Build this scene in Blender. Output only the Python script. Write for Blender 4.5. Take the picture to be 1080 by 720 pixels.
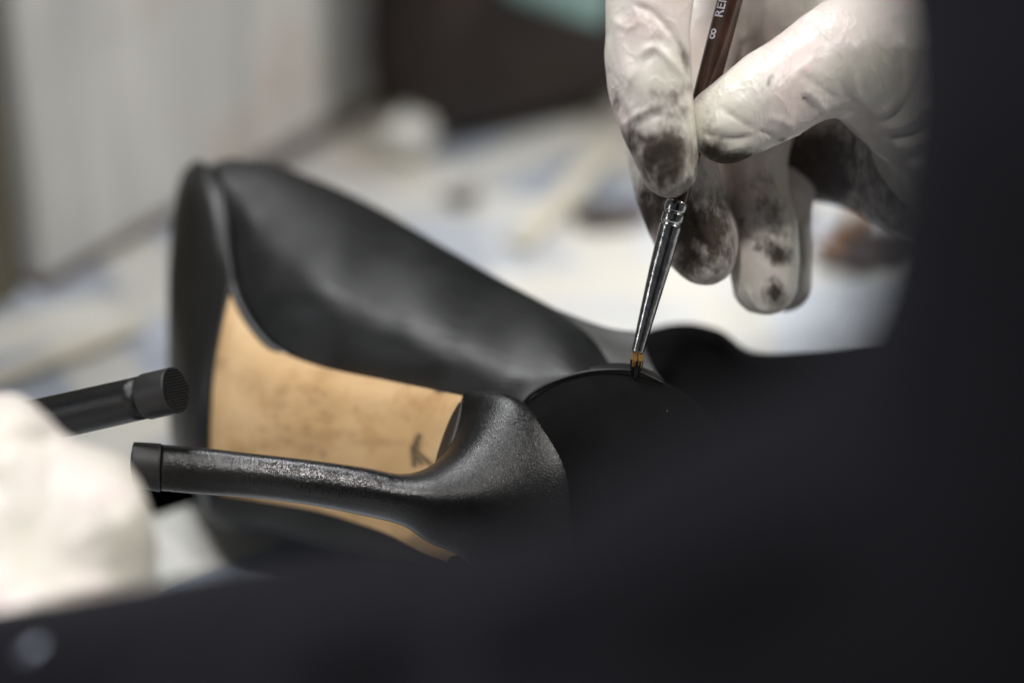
import bpy, bmesh, math, random
import numpy as np
from mathutils import Vector, Matrix, noise
random.seed(4); rng = np.random.default_rng(4)
for o in list(bpy.data.objects): bpy.data.objects.remove(o)
sc = bpy.context.scene
COL = sc.collection

# ------------------------------------------------------------------ camera
PITCH = math.radians(30); CAMH = 0.37; FPX = 2550.0     # focal length in 1080-wide pixels (85 mm on 36 mm)
cam_d = bpy.data.cameras.new('camera'); cam = bpy.data.objects.new('camera', cam_d); COL.objects.link(cam)
cam.location = (0, 0, CAMH); cam.rotation_euler = (math.pi/2 - PITCH, 0, 0)
cam_d.lens = 85; cam_d.sensor_width = 36; cam_d.clip_start = 0.01; cam_d.clip_end = 50
cam_d.dof.use_dof = True; cam_d.dof.focus_distance = 0.549; cam_d.dof.aperture_fstop = 3.3
sc.camera = cam
CM = Matrix.Translation((0, 0, CAMH)) @ Matrix.Rotation(math.pi/2 - PITCH, 4, 'X')
CMn = np.array(CM)
def P(x, y, d):                      # a point seen at pixel (x, y), d metres deep, in world space
    return CM @ Vector(((x-540)/FPX*d, (360-y)/FPX*d, -d))
def PC(x, y, d):                     # same in camera-aligned metres
    return np.array(((x-540)/FPX*d, (360-y)/FPX*d, -d))
def cam2world(v): return v @ CMn[:3, :3].T + CMn[:3, 3]
def T(x, y, z=0.0):                  # the table point under a pixel
    t = (y-360)/FPX
    d = (CAMH-z)/(math.sin(PITCH)+t*math.cos(PITCH))
    p = P(x, y, d); return Vector((p.x, p.y, z))

# ------------------------------------------------------------------ world and lamps
w = bpy.data.worlds.new('World'); sc.world = w; w.use_nodes = True
w.node_tree.nodes['Background'].inputs[0].default_value = (0.62, 0.66, 0.74, 1)
w.node_tree.nodes['Background'].inputs[1].default_value = 0.10
def area(name, loc, target, size, sizey, power, col):
    l = bpy.data.lights.new(name, 'AREA'); l.shape = 'RECTANGLE'; l.size = size; l.size_y = sizey
    l.energy = power; l.color = col
    o = bpy.data.objects.new(name, l); COL.objects.link(o); o.location = loc
    o.rotation_euler = (Vector(target)-Vector(loc)).to_track_quat('-Z', 'Y').to_euler()
    return o
area('window_light', (-0.35, 0.85, 1.25), (0.0, 0.55, 0.05), 0.5, 0.4, 14, (0.98, 0.985, 1.0))
area('board_fill', (0.85, 0.45, 1.0), (-0.15, 0.8, 0.05), 0.4, 0.5, 9, (1.0, 0.96, 0.9))  # added fill from out of frame right, brightens the grey board
area('desk_lamp', (-0.13, 0.06, 0.98), (0.02, 0.52, 0.1), 0.10, 0.08, 4.3, (1.0, 0.965, 0.93))
area('ferrule_fill', (-0.95, 0.2, 0.34), (0.05, 0.52, 0.12), 0.12, 0.5, 1.1, (0.93, 0.96, 1.0))  # narrow strip lamp added at the left for a bright streak on the ferrule
sc.view_settings.view_transform = 'Standard'; sc.view_settings.look = 'None'
sc.view_settings.exposure = 0.0; sc.view_settings.gamma = 1.0
sc.cycles.use_denoising = True
sc.cycles.max_bounces = 6

# ------------------------------------------------------------------ materials
def mat(name):
    m = bpy.data.materials.new(name); m.use_nodes = True
    return m, m.node_tree, m.node_tree.nodes['Principled BSDF']
def N(nt, t, **kw):
    n = nt.nodes.new(t)
    for k, v in kw.items(): setattr(n, k, v)
    return n
def tex(nt, kind, scale, detail=4, src=None, coord='Object', rough=.55):
    n = N(nt, kind)
    n.inputs['Scale'].default_value = scale
    if 'Detail' in n.inputs: n.inputs['Detail'].default_value = detail
    if 'Roughness' in n.inputs: n.inputs['Roughness'].default_value = rough
    if src is None: src = N(nt, 'ShaderNodeTexCoord').outputs[coord]
    nt.links.new(src, n.inputs['Vector'])
    return n
def ramp(nt, fac, stops):
    r = N(nt, 'ShaderNodeValToRGB'); els = r.color_ramp.elements
    while len(els) < len(stops): els.new(.5)
    for e, (p, c) in zip(els, stops):
        e.position = p; e.color = c if len(c) == 4 else (*c, 1)
    nt.links.new(fac, r.inputs[0]); return r
def mixc(nt, fac, a, b, mode='MIX'):
    m = N(nt, 'ShaderNodeMix', data_type='RGBA', blend_type=mode)
    for s, v in ((0, fac), (6, a), (7, b)):
        if hasattr(v, 'links'): nt.links.new(v, m.inputs[s])
        elif s == 0: m.inputs[0].default_value = v
        else: m.inputs[s].default_value = (*v, 1)
    return m.outputs[2]
def bump(nt, bsdf, hs):
    """hs: list of (height socket, distance m, strength)"""
    prev = None
    for h, dist, st in hs:
        b = N(nt, 'ShaderNodeBump'); b.inputs['Distance'].default_value = dist; b.inputs['Strength'].default_value = st
        nt.links.new(h, b.inputs['Height'])
        if prev: nt.links.new(prev, b.inputs['Normal'])
        prev = b.outputs[0]
    nt.links.new(prev, bsdf.inputs['Normal'])
def simple(name, col, rough=.5, var=.25, scale=60, metallic=0, bmp=None, spec=.5):
    m, nt, b = mat(name)
    n = tex(nt, 'ShaderNodeTexNoise', scale, 5)
    r = ramp(nt, n.outputs[0], [(.3, tuple(c*(1-var) for c in col)), (.7, tuple(min(1, c*(1+var)) for c in col))])
    nt.links.new(r.outputs[0], b.inputs['Base Color'])
    b.inputs['Roughness'].default_value = rough; b.inputs['Metallic'].default_value = metallic
    b.inputs['Specular IOR Level'].default_value = spec
    if bmp: bump(nt, b, [(tex(nt, 'ShaderNodeTexNoise', bmp[0], 4).outputs[0], bmp[1], bmp[2])])
    return m

def leather(name, col, rough, grain, gdist, gstr, spec=.5, smear=0.0):
    m, nt, b = mat(name)
    v = tex(nt, 'ShaderNodeTexVoronoi', grain); v.feature = 'DISTANCE_TO_EDGE'; v.inputs['Randomness'].default_value = 1
    wv = tex(nt, 'ShaderNodeTexNoise', grain*.35, 3)
    # warp voronoi cells a little
    tc = N(nt, 'ShaderNodeTexCoord'); ad = N(nt, 'ShaderNodeVectorMath', operation='MULTIPLY_ADD')
    nt.links.new(wv.outputs[1], ad.inputs[0]); ad.inputs[1].default_value = (.0012,)*3
    nt.links.new(tc.outputs['Object'], ad.inputs[2]); nt.links.new(ad.outputs[0], v.inputs['Vector'])
    r = ramp(nt, v.outputs['Distance'], [(0, (0, 0, 0)), (.22, (1, 1, 1))])
    n = tex(nt, 'ShaderNodeTexNoise', 45, 6)
    fine = tex(nt, 'ShaderNodeTexNoise', grain*1.8, 3)
    c = ramp(nt, n.outputs[0], [(.3, tuple(x*.7 for x in col)), (.75, tuple(x*1.5 for x in col))])
    nt.links.new(c.outputs[0], b.inputs['Base Color'])
    rr = N(nt, 'ShaderNodeMapRange'); nt.links.new(n.outputs[0], rr.inputs[0])
    rr.inputs[1].default_value = .3; rr.inputs[2].default_value = .7
    rr.inputs[3].default_value = rough-.07; rr.inputs[4].default_value = rough+.09
    nt.links.new(rr.outputs[0], b.inputs['Roughness'])
    b.inputs['Specular IOR Level'].default_value = spec
    bump(nt, b, [(r.outputs[0], gdist, gstr), (fine.outputs[0], gdist*.6, gstr*.7)])
    return m

M = {}
M['upper'] = leather('smooth_black_leather', (.0085, .009, .009), .47, 900, .00005, .3, spec=.42)
M['heel'] = leather('grained_black_leather', (.0062, .0064, .0067), .29, 1500, .00008, .65, spec=.42)
nt = M['heel'].node_tree; b = nt.nodes['Principled BSDF']; src = b.inputs['Roughness'].links[0].from_socket
at = N(nt, 'ShaderNodeAttribute', attribute_name='wet'); mm = N(nt, 'ShaderNodeMath', operation='MULTIPLY_ADD')
nt.links.new(at.outputs['Fac'], mm.inputs[0]); mm.inputs[1].default_value = -.12; nt.links.new(src, mm.inputs[2]); nt.links.new(mm.outputs[0], b.inputs['Roughness'])
nt.links.new(at.outputs['Fac'], b.inputs['Coat Weight']); b.inputs['Coat Roughness'].default_value = .09; nt.links.new(b.inputs['Normal'].links[0].from_socket, b.inputs['Coat Normal'])
M['outsole'] = simple('black_painted_sole', (.0075, .0075, .0072), .42, .3, 40, bmp=(500, .0001, .4))
M['rubber'] = simple('black_rubber', (.012, .0125, .0135), .5, .25, 200, bmp=(900, .00008, .5))
M['lining'] = simple('grey_leather_lining', (.05, .05, .047), .55, .15, 60, bmp=(700, .00008, .3))
M['suede'] = simple('matte_black_suede', (.0036, .0036, .0036), .85, .35, 120, bmp=(2200, .00015, .6), spec=.08)
M['breast'] = simple('dark_brown_edge', (.022, .017, .013), .45, .3, 100)

m, nt, b = mat('tan_leather_sole'); M['tan'] = m
n1 = tex(nt, 'ShaderNodeTexNoise', 38, 6); n2 = tex(nt, 'ShaderNodeTexNoise', 130, 5); n3 = tex(nt, 'ShaderNodeTexNoise', 900, 3)
c = ramp(nt, n1.outputs[0], [(.28, (.52, .32, .14)), (.5, (.65, .425, .21)), (.72, (.73, .51, .28))])
c2 = ramp(nt, n2.outputs[0], [(.32, (.72, .62, .50)), (.50, (1, 1, 1))])
o1 = mixc(nt, .75, c.outputs[0], c2.outputs[0], 'MULTIPLY')
at = N(nt, 'ShaderNodeAttribute', attribute_name='mark')
am = N(nt, 'ShaderNodeMath', operation='MULTIPLY'); nt.links.new(at.outputs['Fac'], am.inputs[0])
nz = ramp(nt, tex(nt, 'ShaderNodeTexNoise', 260, 4).outputs[0], [(.35, (.3,)*3), (.6, (1,)*3)])
nt.links.new(nz.outputs[0], am.inputs[1])
o2 = mixc(nt, am.outputs[0], o1, (.22, .115, .045))
at2 = N(nt, 'ShaderNodeAttribute', attribute_name='ink')
o3 = mixc(nt, at2.outputs['Fac'], o2, (.035, .03, .022))
nt.links.new(o3, b.inputs['Base Color']); b.inputs['Roughness'].default_value = .48
bump(nt, b, [(n2.outputs[0], .0004, .3), (n3.outputs[0], .0001, .4)])

m, nt, b = mat('latex_glove'); M['glove'] = m
at = N(nt, 'ShaderNodeAttribute', attribute_name='dirt_shade')
mp = N(nt, 'ShaderNodeMapping'); nt.links.new(N(nt, 'ShaderNodeTexCoord').outputs['Object'], mp.inputs[0])
mp.inputs['Rotation'].default_value = (.5, .35, 0); mp.inputs['Scale'].default_value = (1.25, 1.0, .5); STR = mp.outputs[0]
n1 = tex(nt, 'ShaderNodeTexNoise', 190, 7, src=STR, rough=.65); n1.inputs['Distortion'].default_value = .8
n2 = tex(nt, 'ShaderNodeTexNoise', 700, 5, src=STR, rough=.7); n3 = tex(nt, 'ShaderNodeTexNoise', 40, 3)
sm = N(nt, 'ShaderNodeMath', operation='MULTIPLY_ADD'); nt.links.new(n1.outputs[0], sm.inputs[0]); sm.inputs[1].default_value = 1.5; sm.inputs[2].default_value = -.75
s2 = N(nt, 'ShaderNodeMath', operation='MULTIPLY_ADD'); nt.links.new(n2.outputs[0], s2.inputs[0]); s2.inputs[1].default_value = 1.1; s2.inputs[2].default_value = -.55
s3 = N(nt, 'ShaderNodeMath', operation='ADD'); nt.links.new(sm.outputs[0], s3.inputs[0]); nt.links.new(s2.outputs[0], s3.inputs[1])
sd = N(nt, 'ShaderNodeMath', operation='MULTIPLY'); nt.links.new(at.outputs['Fac'], sd.inputs[0]); sd.inputs[1].default_value = 1.25
s4 = N(nt, 'ShaderNodeMath', operation='ADD'); n4 = tex(nt, 'ShaderNodeTexNoise', 75, 4); s5 = N(nt, 'ShaderNodeMath', operation='MULTIPLY_ADD'); nt.links.new(n4.outputs[0], s5.inputs[0]); s5.inputs[1].default_value = 1.6; s5.inputs[2].default_value = -.85
s6 = N(nt, 'ShaderNodeMath', operation='ADD'); nt.links.new(s3.outputs[0], s6.inputs[0]); nt.links.new(s5.outputs[0], s6.inputs[1])
nt.links.new(s6.outputs[0], s4.inputs[0]); nt.links.new(sd.outputs[0], s4.inputs[1])
mk = N(nt, 'ShaderNodeMapRange', interpolation_type='SMOOTHSTEP'); nt.links.new(s4.outputs[0], mk.inputs[0])
mk.inputs[1].default_value = .05; mk.inputs[2].default_value = 1.2; mk.inputs[3].default_value = 0; mk.inputs[4].default_value = .97
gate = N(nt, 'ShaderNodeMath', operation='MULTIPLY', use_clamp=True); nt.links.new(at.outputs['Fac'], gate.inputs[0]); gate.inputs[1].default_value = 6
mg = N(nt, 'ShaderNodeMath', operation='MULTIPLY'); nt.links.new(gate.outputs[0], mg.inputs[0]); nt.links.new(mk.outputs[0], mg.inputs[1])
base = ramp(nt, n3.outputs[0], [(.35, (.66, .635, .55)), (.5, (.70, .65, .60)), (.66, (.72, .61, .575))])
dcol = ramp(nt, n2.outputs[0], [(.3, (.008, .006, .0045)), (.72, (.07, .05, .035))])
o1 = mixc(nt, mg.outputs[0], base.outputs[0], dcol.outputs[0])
nt.links.new(o1, b.inputs['Base Color'])
rg = N(nt, 'ShaderNodeMapRange'); nt.links.new(mg.outputs[0], rg.inputs[0]); rg.inputs[3].default_value = .31; rg.inputs[4].default_value = .62; nt.links.new(rg.outputs[0], b.inputs['Roughness'])
sg = N(nt, 'ShaderNodeMapRange'); nt.links.new(mg.outputs[0], sg.inputs[0]); sg.inputs[3].default_value = .4; sg.inputs[4].default_value = .14; nt.links.new(sg.outputs[0], b.inputs['Specular IOR Level'])
b.inputs['Subsurface Weight'].default_value = .14; b.inputs['Subsurface Radius'].default_value = (1, .55, .35); b.inputs['Subsurface Scale'].default_value = .003
wv = tex(nt, 'ShaderNodeTexNoise', 120, 3); wv.inputs['Distortion'].default_value = 1.5
def crease(scale, seed):
    t = tex(nt, 'ShaderNodeTexNoise', scale, 3, src=STR); t.inputs['Distortion'].default_value = .5
    a = N(nt, 'ShaderNodeMath', operation='SUBTRACT'); nt.links.new(t.outputs[0], a.inputs[0]); a.inputs[1].default_value = seed
    c = N(nt, 'ShaderNodeMath', operation='ABSOLUTE'); nt.links.new(a.outputs[0], c.inputs[0])
    r_ = ramp(nt, c.outputs[0], [(0, (1, 1, 1)), (.012, (.4, .4, .4)), (.05, (0, 0, 0))]); return r_.outputs[0]
bump(nt, b, [(wv.outputs[0], .0010, .28), (crease(85, .5), .00035, .32), (crease(120, .44), .0003, .22), (n2.outputs[0], .00018, .35)])

m, nt, b = mat('dark_knit'); M['sweater'] = m
n1 = tex(nt, 'ShaderNodeTexNoise', 14, 3); n2 = tex(nt, 'ShaderNodeTexNoise', 900, 2)
c = ramp(nt, n1.outputs[0], [(.3, (.0066, .0066, .0084)), (.7, (.0105, .0105, .0134))])
nt.links.new(c.outputs[0], b.inputs['Base Color']); b.inputs['Roughness'].default_value = .9
b.inputs['Specular IOR Level'].default_value = .05
b.inputs['Sheen Weight'].default_value = .02; b.inputs['Sheen Tint'].default_value = (.8, .8, 1, 1)
bump(nt, b, [(n2.outputs[0], .0006, .6)])

M['handle'] = simple('brown_lacquered_wood', (.042, .020, .014), .2, .45, 160, spec=.6)
M['ferrule'] = simple('tarnished_steel', (.42, .41, .40), .2, .4, 420, metallic=1, bmp=(380, .0003, .5))
M['print'] = simple('silver_print', (.55, .55, .62), .4, .1, 60)
M['bristle'] = simple('amber_bristle', (.36, .20, .065), .45, .3, 500)
M['bristle_wet'] = simple('paint_soaked_bristle', (.006, .005, .004), .2, .3, 500)
M['cloth'] = simple('black_cloth', (.004, .004, .004), .9, .3, 80, bmp=(1500, .0003, .5), spec=.04)
m, nt, b = mat('pale_grey_board'); M['board'] = m
mp = N(nt, 'ShaderNodeMapping'); nt.links.new(N(nt, 'ShaderNodeTexCoord').outputs['Object'], mp.inputs[0]); mp.inputs['Scale'].default_value = (60, 60, 5)
n1 = tex(nt, 'ShaderNodeTexNoise', 1, 3, src=mp.outputs[0]); n2 = tex(nt, 'ShaderNodeTexNoise', 9, 3); n3 = tex(nt, 'ShaderNodeTexNoise', 24, 2)
c1 = ramp(nt, n1.outputs[0], [(.3, (.47, .47, .46)), (.7, (.68, .67, .655))])
c2 = ramp(nt, n2.outputs[0], [(.35, (.78, .80, .84)), (.6, (1, 1, .98))]); c3 = ramp(nt, n3.outputs[0], [(.58, (1, 1, 1)), (.72, (.92, .72, .64))])
nt.links.new(mixc(nt, 1, mixc(nt, 1, c1.outputs[0], c2.outputs[0], 'MULTIPLY'), c3.outputs[0], 'MULTIPLY'), b.inputs['Base Color']); b.inputs['Roughness'].default_value = .6
M['wood_edge'] = simple('brown_wood_edge', (.085, .058, .045), .6, .3, 40)
M['pale_edge'] = simple('pale_wood_edge', (.52, .50, .40), .6, .2, 40)
M['olive'] = simple('olive_brown_wood', (.10, .088, .058), .6, .3, 12)
M['brownbag'] = simple('dark_brown_leather', (.026, .0145, .0115), .6, .5, 18, bmp=(60, .002, .5))
M['greycloth'] = simple('slate_grey_cloth', (.042, .042, .048), .85, .4, 40, bmp=(90, .003, .6))
M['teal'] = simple('faded_teal_cloth', (.13, .20, .185), .85, .25, 40, bmp=(90, .003, .6))
M['card'] = simple('white_card', (.72, .72, .68), .7, .08, 40)
M['scrap'] = simple('rust_leather', (.24, .13, .07), .6, .35, 90)
M['scrapdark'] = simple('dark_leather_scrap', (.07, .055, .05), .6, .3, 90)
M['stick'] = simple('pale_wood', (.66, .62, .52), .55, .15, 60)
M['stud'] = simple('steel_stud', (.13, .14, .18), .35, .1, 60, metallic=.6)
M['table'] = simple('worn_table_top', (.30, .26, .20), .6, .3, 20, bmp=(60, .001, .3))

def paper_mat(name, seed, base, ink, warm, amount):
    m, nt, b = mat(name)
    tc = N(nt, 'ShaderNodeTexCoord'); mp = N(nt, 'ShaderNodeMapping')
    mp.inputs['Location'].default_value = (seed*.37, seed*.61, 0); mp.inputs['Rotation'].default_value = (0, 0, -.72+seed*.12)
    nt.links.new(tc.outputs['Object'], mp.inputs['Vector'])
    br = N(nt, 'ShaderNodeTexBrick'); nt.links.new(mp.outputs[0], br.inputs['Vector'])
    br.inputs['Scale'].default_value = 1; br.inputs['Brick Width'].default_value = .095; br.inputs['Row Height'].default_value = .064
    br.inputs['Mortar Size'].default_value = .011; br.inputs['Mortar Smooth'].default_value = .1
    br.offset = .35
    br.inputs['Color1'].default_value = (*ink, 1); br.inputs['Color2'].default_value = (*(min(1, c*1.45) for c in ink), 1); br.inputs['Mortar'].default_value = (*base, 1)
    b2 = N(nt, 'ShaderNodeTexBrick'); mp2 = N(nt, 'ShaderNodeMapping'); nt.links.new(mp.outputs[0], mp2.inputs['Vector']); mp2.inputs['Location'].default_value = (.021, .013, 0)
    nt.links.new(mp2.outputs[0], b2.inputs['Vector']); b2.inputs['Scale'].default_value = 1; b2.inputs['Brick Width'].default_value = .05; b2.inputs['Row Height'].default_value = .071
    b2.inputs['Mortar Size'].default_value = .003; b2.offset = 0
    b2.inputs['Color1'].default_value = (.62, .63, .66, 1); b2.inputs['Color2'].default_value = (1, 1, 1, 1); b2.inputs['Mortar'].default_value = (1, 1, 1, 1)
    # lines of type: short dark dashes in rows
    ty = N(nt, 'ShaderNodeTexNoise'); mp3 = N(nt, 'ShaderNodeMapping'); nt.links.new(mp.outputs[0], mp3.inputs['Vector']); mp3.inputs['Scale'].default_value = (420, 900, 1)
    nt.links.new(mp3.outputs[0], ty.inputs['Vector']); ty.inputs['Scale'].default_value = 1; ty.inputs['Detail'].default_value = 1
    wv = N(nt, 'ShaderNodeTexWave'); nt.links.new(mp.outputs[0], wv.inputs['Vector']); wv.bands_direction = 'Y'
    wv.inputs['Scale'].default_value = 170; wv.inputs['Distortion'].default_value = .3
    tm = N(nt, 'ShaderNodeMath', operation='MULTIPLY'); nt.links.new(wv.outputs[1], tm.inputs[0]); nt.links.new(ty.outputs[0], tm.inputs[1])
    l0 = ramp(nt, tm.outputs[0], [(.3, (1, 1, 1)), (.36, (.25, .25, .27))])
    ln_ = mixc(nt, 1.0, l0.outputs[0], b2.outputs[0], 'MULTIPLY')
    n = tex(nt, 'ShaderNodeTexNoise', 9, 3, src=mp.outputs[0])
    wr = ramp(nt, n.outputs[0], [(.5, (0, 0, 0)), (.66, (1, 1, 1))])
    c0 = mixc(nt, amount, base, br.outputs[0])
    c1 = mixc(nt, .6, c0, ln_, 'MULTIPLY')
    wf = N(nt, 'ShaderNodeMath', operation='MULTIPLY'); nt.links.new(wr.outputs[0], wf.inputs[0]); wf.inputs[1].default_value = .55
    c2 = mixc(nt, wf.outputs[0], c1, warm)
    nt.links.new(c2, b.inputs['Base Color']); b.inputs['Roughness'].default_value = .75
    cr = tex(nt, 'ShaderNodeTexNoise', 22, 3)
    bump(nt, b, [(cr.outputs[0], .004, .4)])
    return m
M['paper'] = paper_mat('newsprint_cool', 0, (.80, .80, .75), (.36, .41, .50), (.62, .54, .40), .95)
M['paper2'] = paper_mat('newsprint_warm', 2, (.82, .82, .77), (.43, .48, .57), (.68, .60, .44), .9)
M['paper3'] = paper_mat('newsprint_white', 5, (.84, .84, .80), (.58, .63, .71), (.72, .67, .55), .9)

# ------------------------------------------------------------------ object helpers
def link(name, me, material, parent=None, smooth=True):
    o = bpy.data.objects.new(name, me); COL.objects.link(o)
    if material: me.materials.append(material)
    if smooth: me.shade_smooth()
    if parent: 
        o.parent = parent; o.matrix_parent_inverse = Matrix.Translation(parent.location).inverted()
    return o
def mesh(name, verts, faces, material, parent=None, smooth=True):
    me = bpy.data.meshes.new(name); me.from_pydata([tuple(v) for v in verts], [], faces); me.validate(); me.update()
    return link(name, me, material, parent, smooth)
def empty(name, loc, label, cat, group=None):
    o = bpy.data.objects.new(name, None); COL.objects.link(o); o.location = loc
    o.empty_display_size = .01
    tag(o, label, cat, group); bpy.context.view_layer.update()
    return o
def tag(o, label=None, cat=None, group=None, kind=None):
    if label: o['label'] = label
    if cat: o['category'] = cat
    if group: o['group'] = group
    if kind: o['kind'] = kind
    return o
def catmull(pts, n, cyclic=False):
    pts = np.asarray(pts, float); m = len(pts); out = []
    segs = m if cyclic else m-1
    for i in range(segs):
        if cyclic: a, b_, c_, d_ = pts[(i-1) % m], pts[i], pts[(i+1) % m], pts[(i+2) % m]
        else:
            b_, c_ = pts[i], pts[i+1]; a = pts[i-1] if i else 2*b_-c_; d_ = pts[i+2] if i+2 < m else 2*c_-b_
        for k in range(n):
            t = k/n
            out.append(.5*((2*b_)+(-a+c_)*t+(2*a-5*b_+4*c_-d_)*t*t+(-a+3*b_-3*c_+d_)*t**3))
    if not cyclic: out.append(pts[-1])
    return np.array(out)
def grid3(rows, nu, nv, cyclic=False):
    """rows of (x, y, d) control points -> dense array [U, V, 3] of pixel/depth triples"""
    R = np.array([catmull(r, nv, cyclic) for r in rows])
    return np.stack([catmull(R[:, j], nu) for j in range(R.shape[1])], 1)
SQ = [1.0]
def to_world(G):
    G = G.copy(); G[..., 2] = .552+(G[..., 2]-.552)*SQ[0]
    X = (G[..., 0]-540)/FPX*G[..., 2]; Y = (360-G[..., 1])/FPX*G[..., 2]
    return cam2world(np.stack([X, Y, -G[..., 2]], -1))
def loft(name, rows, material, parent=None, nu=8, nv=8, caps=True, fn=None):
    G = grid3(rows, nu, nv, True)
    if fn: G = fn(G)
    W = to_world(G); U, V = W.shape[:2]
    vs = W.reshape(-1, 3).tolist()
    fs = [(i*V+j, i*V+(j+1) % V, (i+1)*V+(j+1) % V, (i+1)*V+j) for i in range(U-1) for j in range(V)]
    if caps:
        for i, rev in ((0, True), (U-1, False)):
            c = len(vs); vs.append(W[i].mean(0).tolist())
            for j in range(V):
                a, b_ = i*V+j, i*V+(j+1) % V
                fs.append((c, b_, a) if rev else (c, a, b_))
    o = mesh(name, vs, fs, material, parent)
    fixn(o); return o
def fixn(o):
    bm = bmesh.new(); bm.from_mesh(o.data); bmesh.ops.recalc_face_normals(bm, faces=bm.faces); bm.to_mesh(o.data); bm.free()
def sheet(name, rows, material, parent=None, nu=8, nv=8, thick=.002, fn=None, attrs=None):
    """an open patch given a real thickness away from the camera"""
    G = grid3(rows, nu, nv, False)
    if fn: G = fn(G)
    W = to_world(G); U, V = W.shape[:2]
    nrm = np.cross(np.gradient(W, axis=0), np.gradient(W, axis=1)); nrm /= np.linalg.norm(nrm, axis=2, keepdims=True)+1e-12
    camp = np.array([0, 0, CAMH]); s = np.sign(((camp-W)*nrm).sum(2).mean()); nrm *= s
    B = W-nrm*thick
    vs = np.concatenate([W.reshape(-1, 3), B.reshape(-1, 3)]).tolist(); K = U*V
    fs = []
    for i in range(U-1):
        for j in range(V-1):
            q = (i*V+j, i*V+j+1, (i+1)*V+j+1, (i+1)*V+j); fs.append(q); fs.append(tuple(K+k for k in q[::-1]))
    ring = [(0, j) for j in range(V)]+[(i, V-1) for i in range(1, U)]+[(U-1, j) for j in range(V-2, -1, -1)]+[(i, 0) for i in range(U-2, 0, -1)]
    for a, b_ in zip(ring, ring[1:]+ring[:1]):
        p, q = a[0]*V+a[1], b_[0]*V+b_[1]; fs.append((p, K+p, K+q, q))
    o = mesh(name, vs, fs, material, parent); fixn(o)
    for an, f in (attrs or {}).items():
        at = o.data.attributes.new(an, 'FLOAT', 'POINT')
        v = f(G).reshape(-1); v = np.concatenate([v, v*0]); at.data.foreach_set('value', v.astype(np.float32))
    return o
def tube(name, pts, material, parent=None, n=24, sub=6, caps=True, flat=1.0):
    """pts: (x, y, d, radius_m) -> round tube"""
    C = catmull([(*PC(x, y, .552+(d-.552)*SQ[0]), r) for x, y, d, r in pts], sub)
    vs, fs = [], []; prev = None
    for i, c in enumerate(C):
        t = C[min(i+1, len(C)-1), :3]-C[max(i-1, 0), :3]; t /= np.linalg.norm(t)
        u = np.cross(t, (0, 0, 1)) if prev is None else prev-np.dot(prev, t)*t
        u /= np.linalg.norm(u); prev = u; v = np.cross(t, u)
        for k in range(n):
            a = 2*math.pi*k/n; vs.append(c[:3]+max(c[3], 1e-5)*(math.cos(a)*u+math.sin(a)*v*flat))
    for i in range(len(C)-1):
        for k in range(n): fs.append((i*n+k, i*n+(k+1) % n, (i+1)*n+(k+1) % n, (i+1)*n+k))
    if caps:
        for i in (0, len(C)-1):
            c = len(vs); vs.append(C[i, :3])
            for k in range(n): fs.append((c, i*n+k, i*n+(k+1) % n))
    o = mesh(name, cam2world(np.array(vs)), fs, material, parent); fixn(o); return o

# ------------------------------------------------------------------ implicit modelling (smooth union of tapered capsules)
def surface_nets(F, org, h):
    S = F < 0
    nx, ny, nz = F.shape
    acc = np.zeros((nx-1, ny-1, nz-1, 3)); cnt = np.zeros((nx-1, ny-1, nz-1))
    corners = [(a, b_, c) for a in (0, 1) for b_ in (0, 1) for c in (0, 1)]
    def sl(A, c): return A[c[0]:nx-1+c[0], c[1]:ny-1+c[1], c[2]:nz-1+c[2]]
    for c in corners:
        for ax in range(3):
            if c[ax]: continue
            d = list(c); d[ax] = 1
            fa, fb = sl(F, c), sl(F, d); m_ = (fa < 0) != (fb < 0)
            t = np.where(m_, fa/(fa-fb+1e-12*(fa == fb)), 0)
            for k in range(3):
                acc[..., k] += np.where(m_, c[k]+(t if k == ax else 0), 0)
            cnt += m_
    act = cnt > 0; idx = -np.ones(act.shape, int); idx[act] = np.arange(act.sum())
    base = np.argwhere(act); V = (base+acc[act]/cnt[act][:, None])*h+org
    Q = []
    for ax in range(3):
        o1, o2 = [(1, 2), (2, 0), (0, 1)][ax]
        s0 = [slice(1, -1)]*3; s0[ax] = slice(0, -1)
        s1 = [slice(1, -1)]*3; s1[ax] = slice(1, None)
        A, B = S[tuple(s0)], S[tuple(s1)]
        loc = np.argwhere(A != B); inside = A[tuple(loc.T)]
        loc = loc+1; loc[:, ax] -= 1
        def ix(a, b_):
            q = loc.copy(); q[:, o1] -= a; q[:, o2] -= b_
            return idx[tuple(q.T)]
        q = np.stack([ix(1, 1), ix(0, 1), ix(0, 0), ix(1, 0)], 1)
        q[~inside] = q[~inside][:, ::-1]; Q.append(q)
    return V, np.concatenate(Q)
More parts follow.
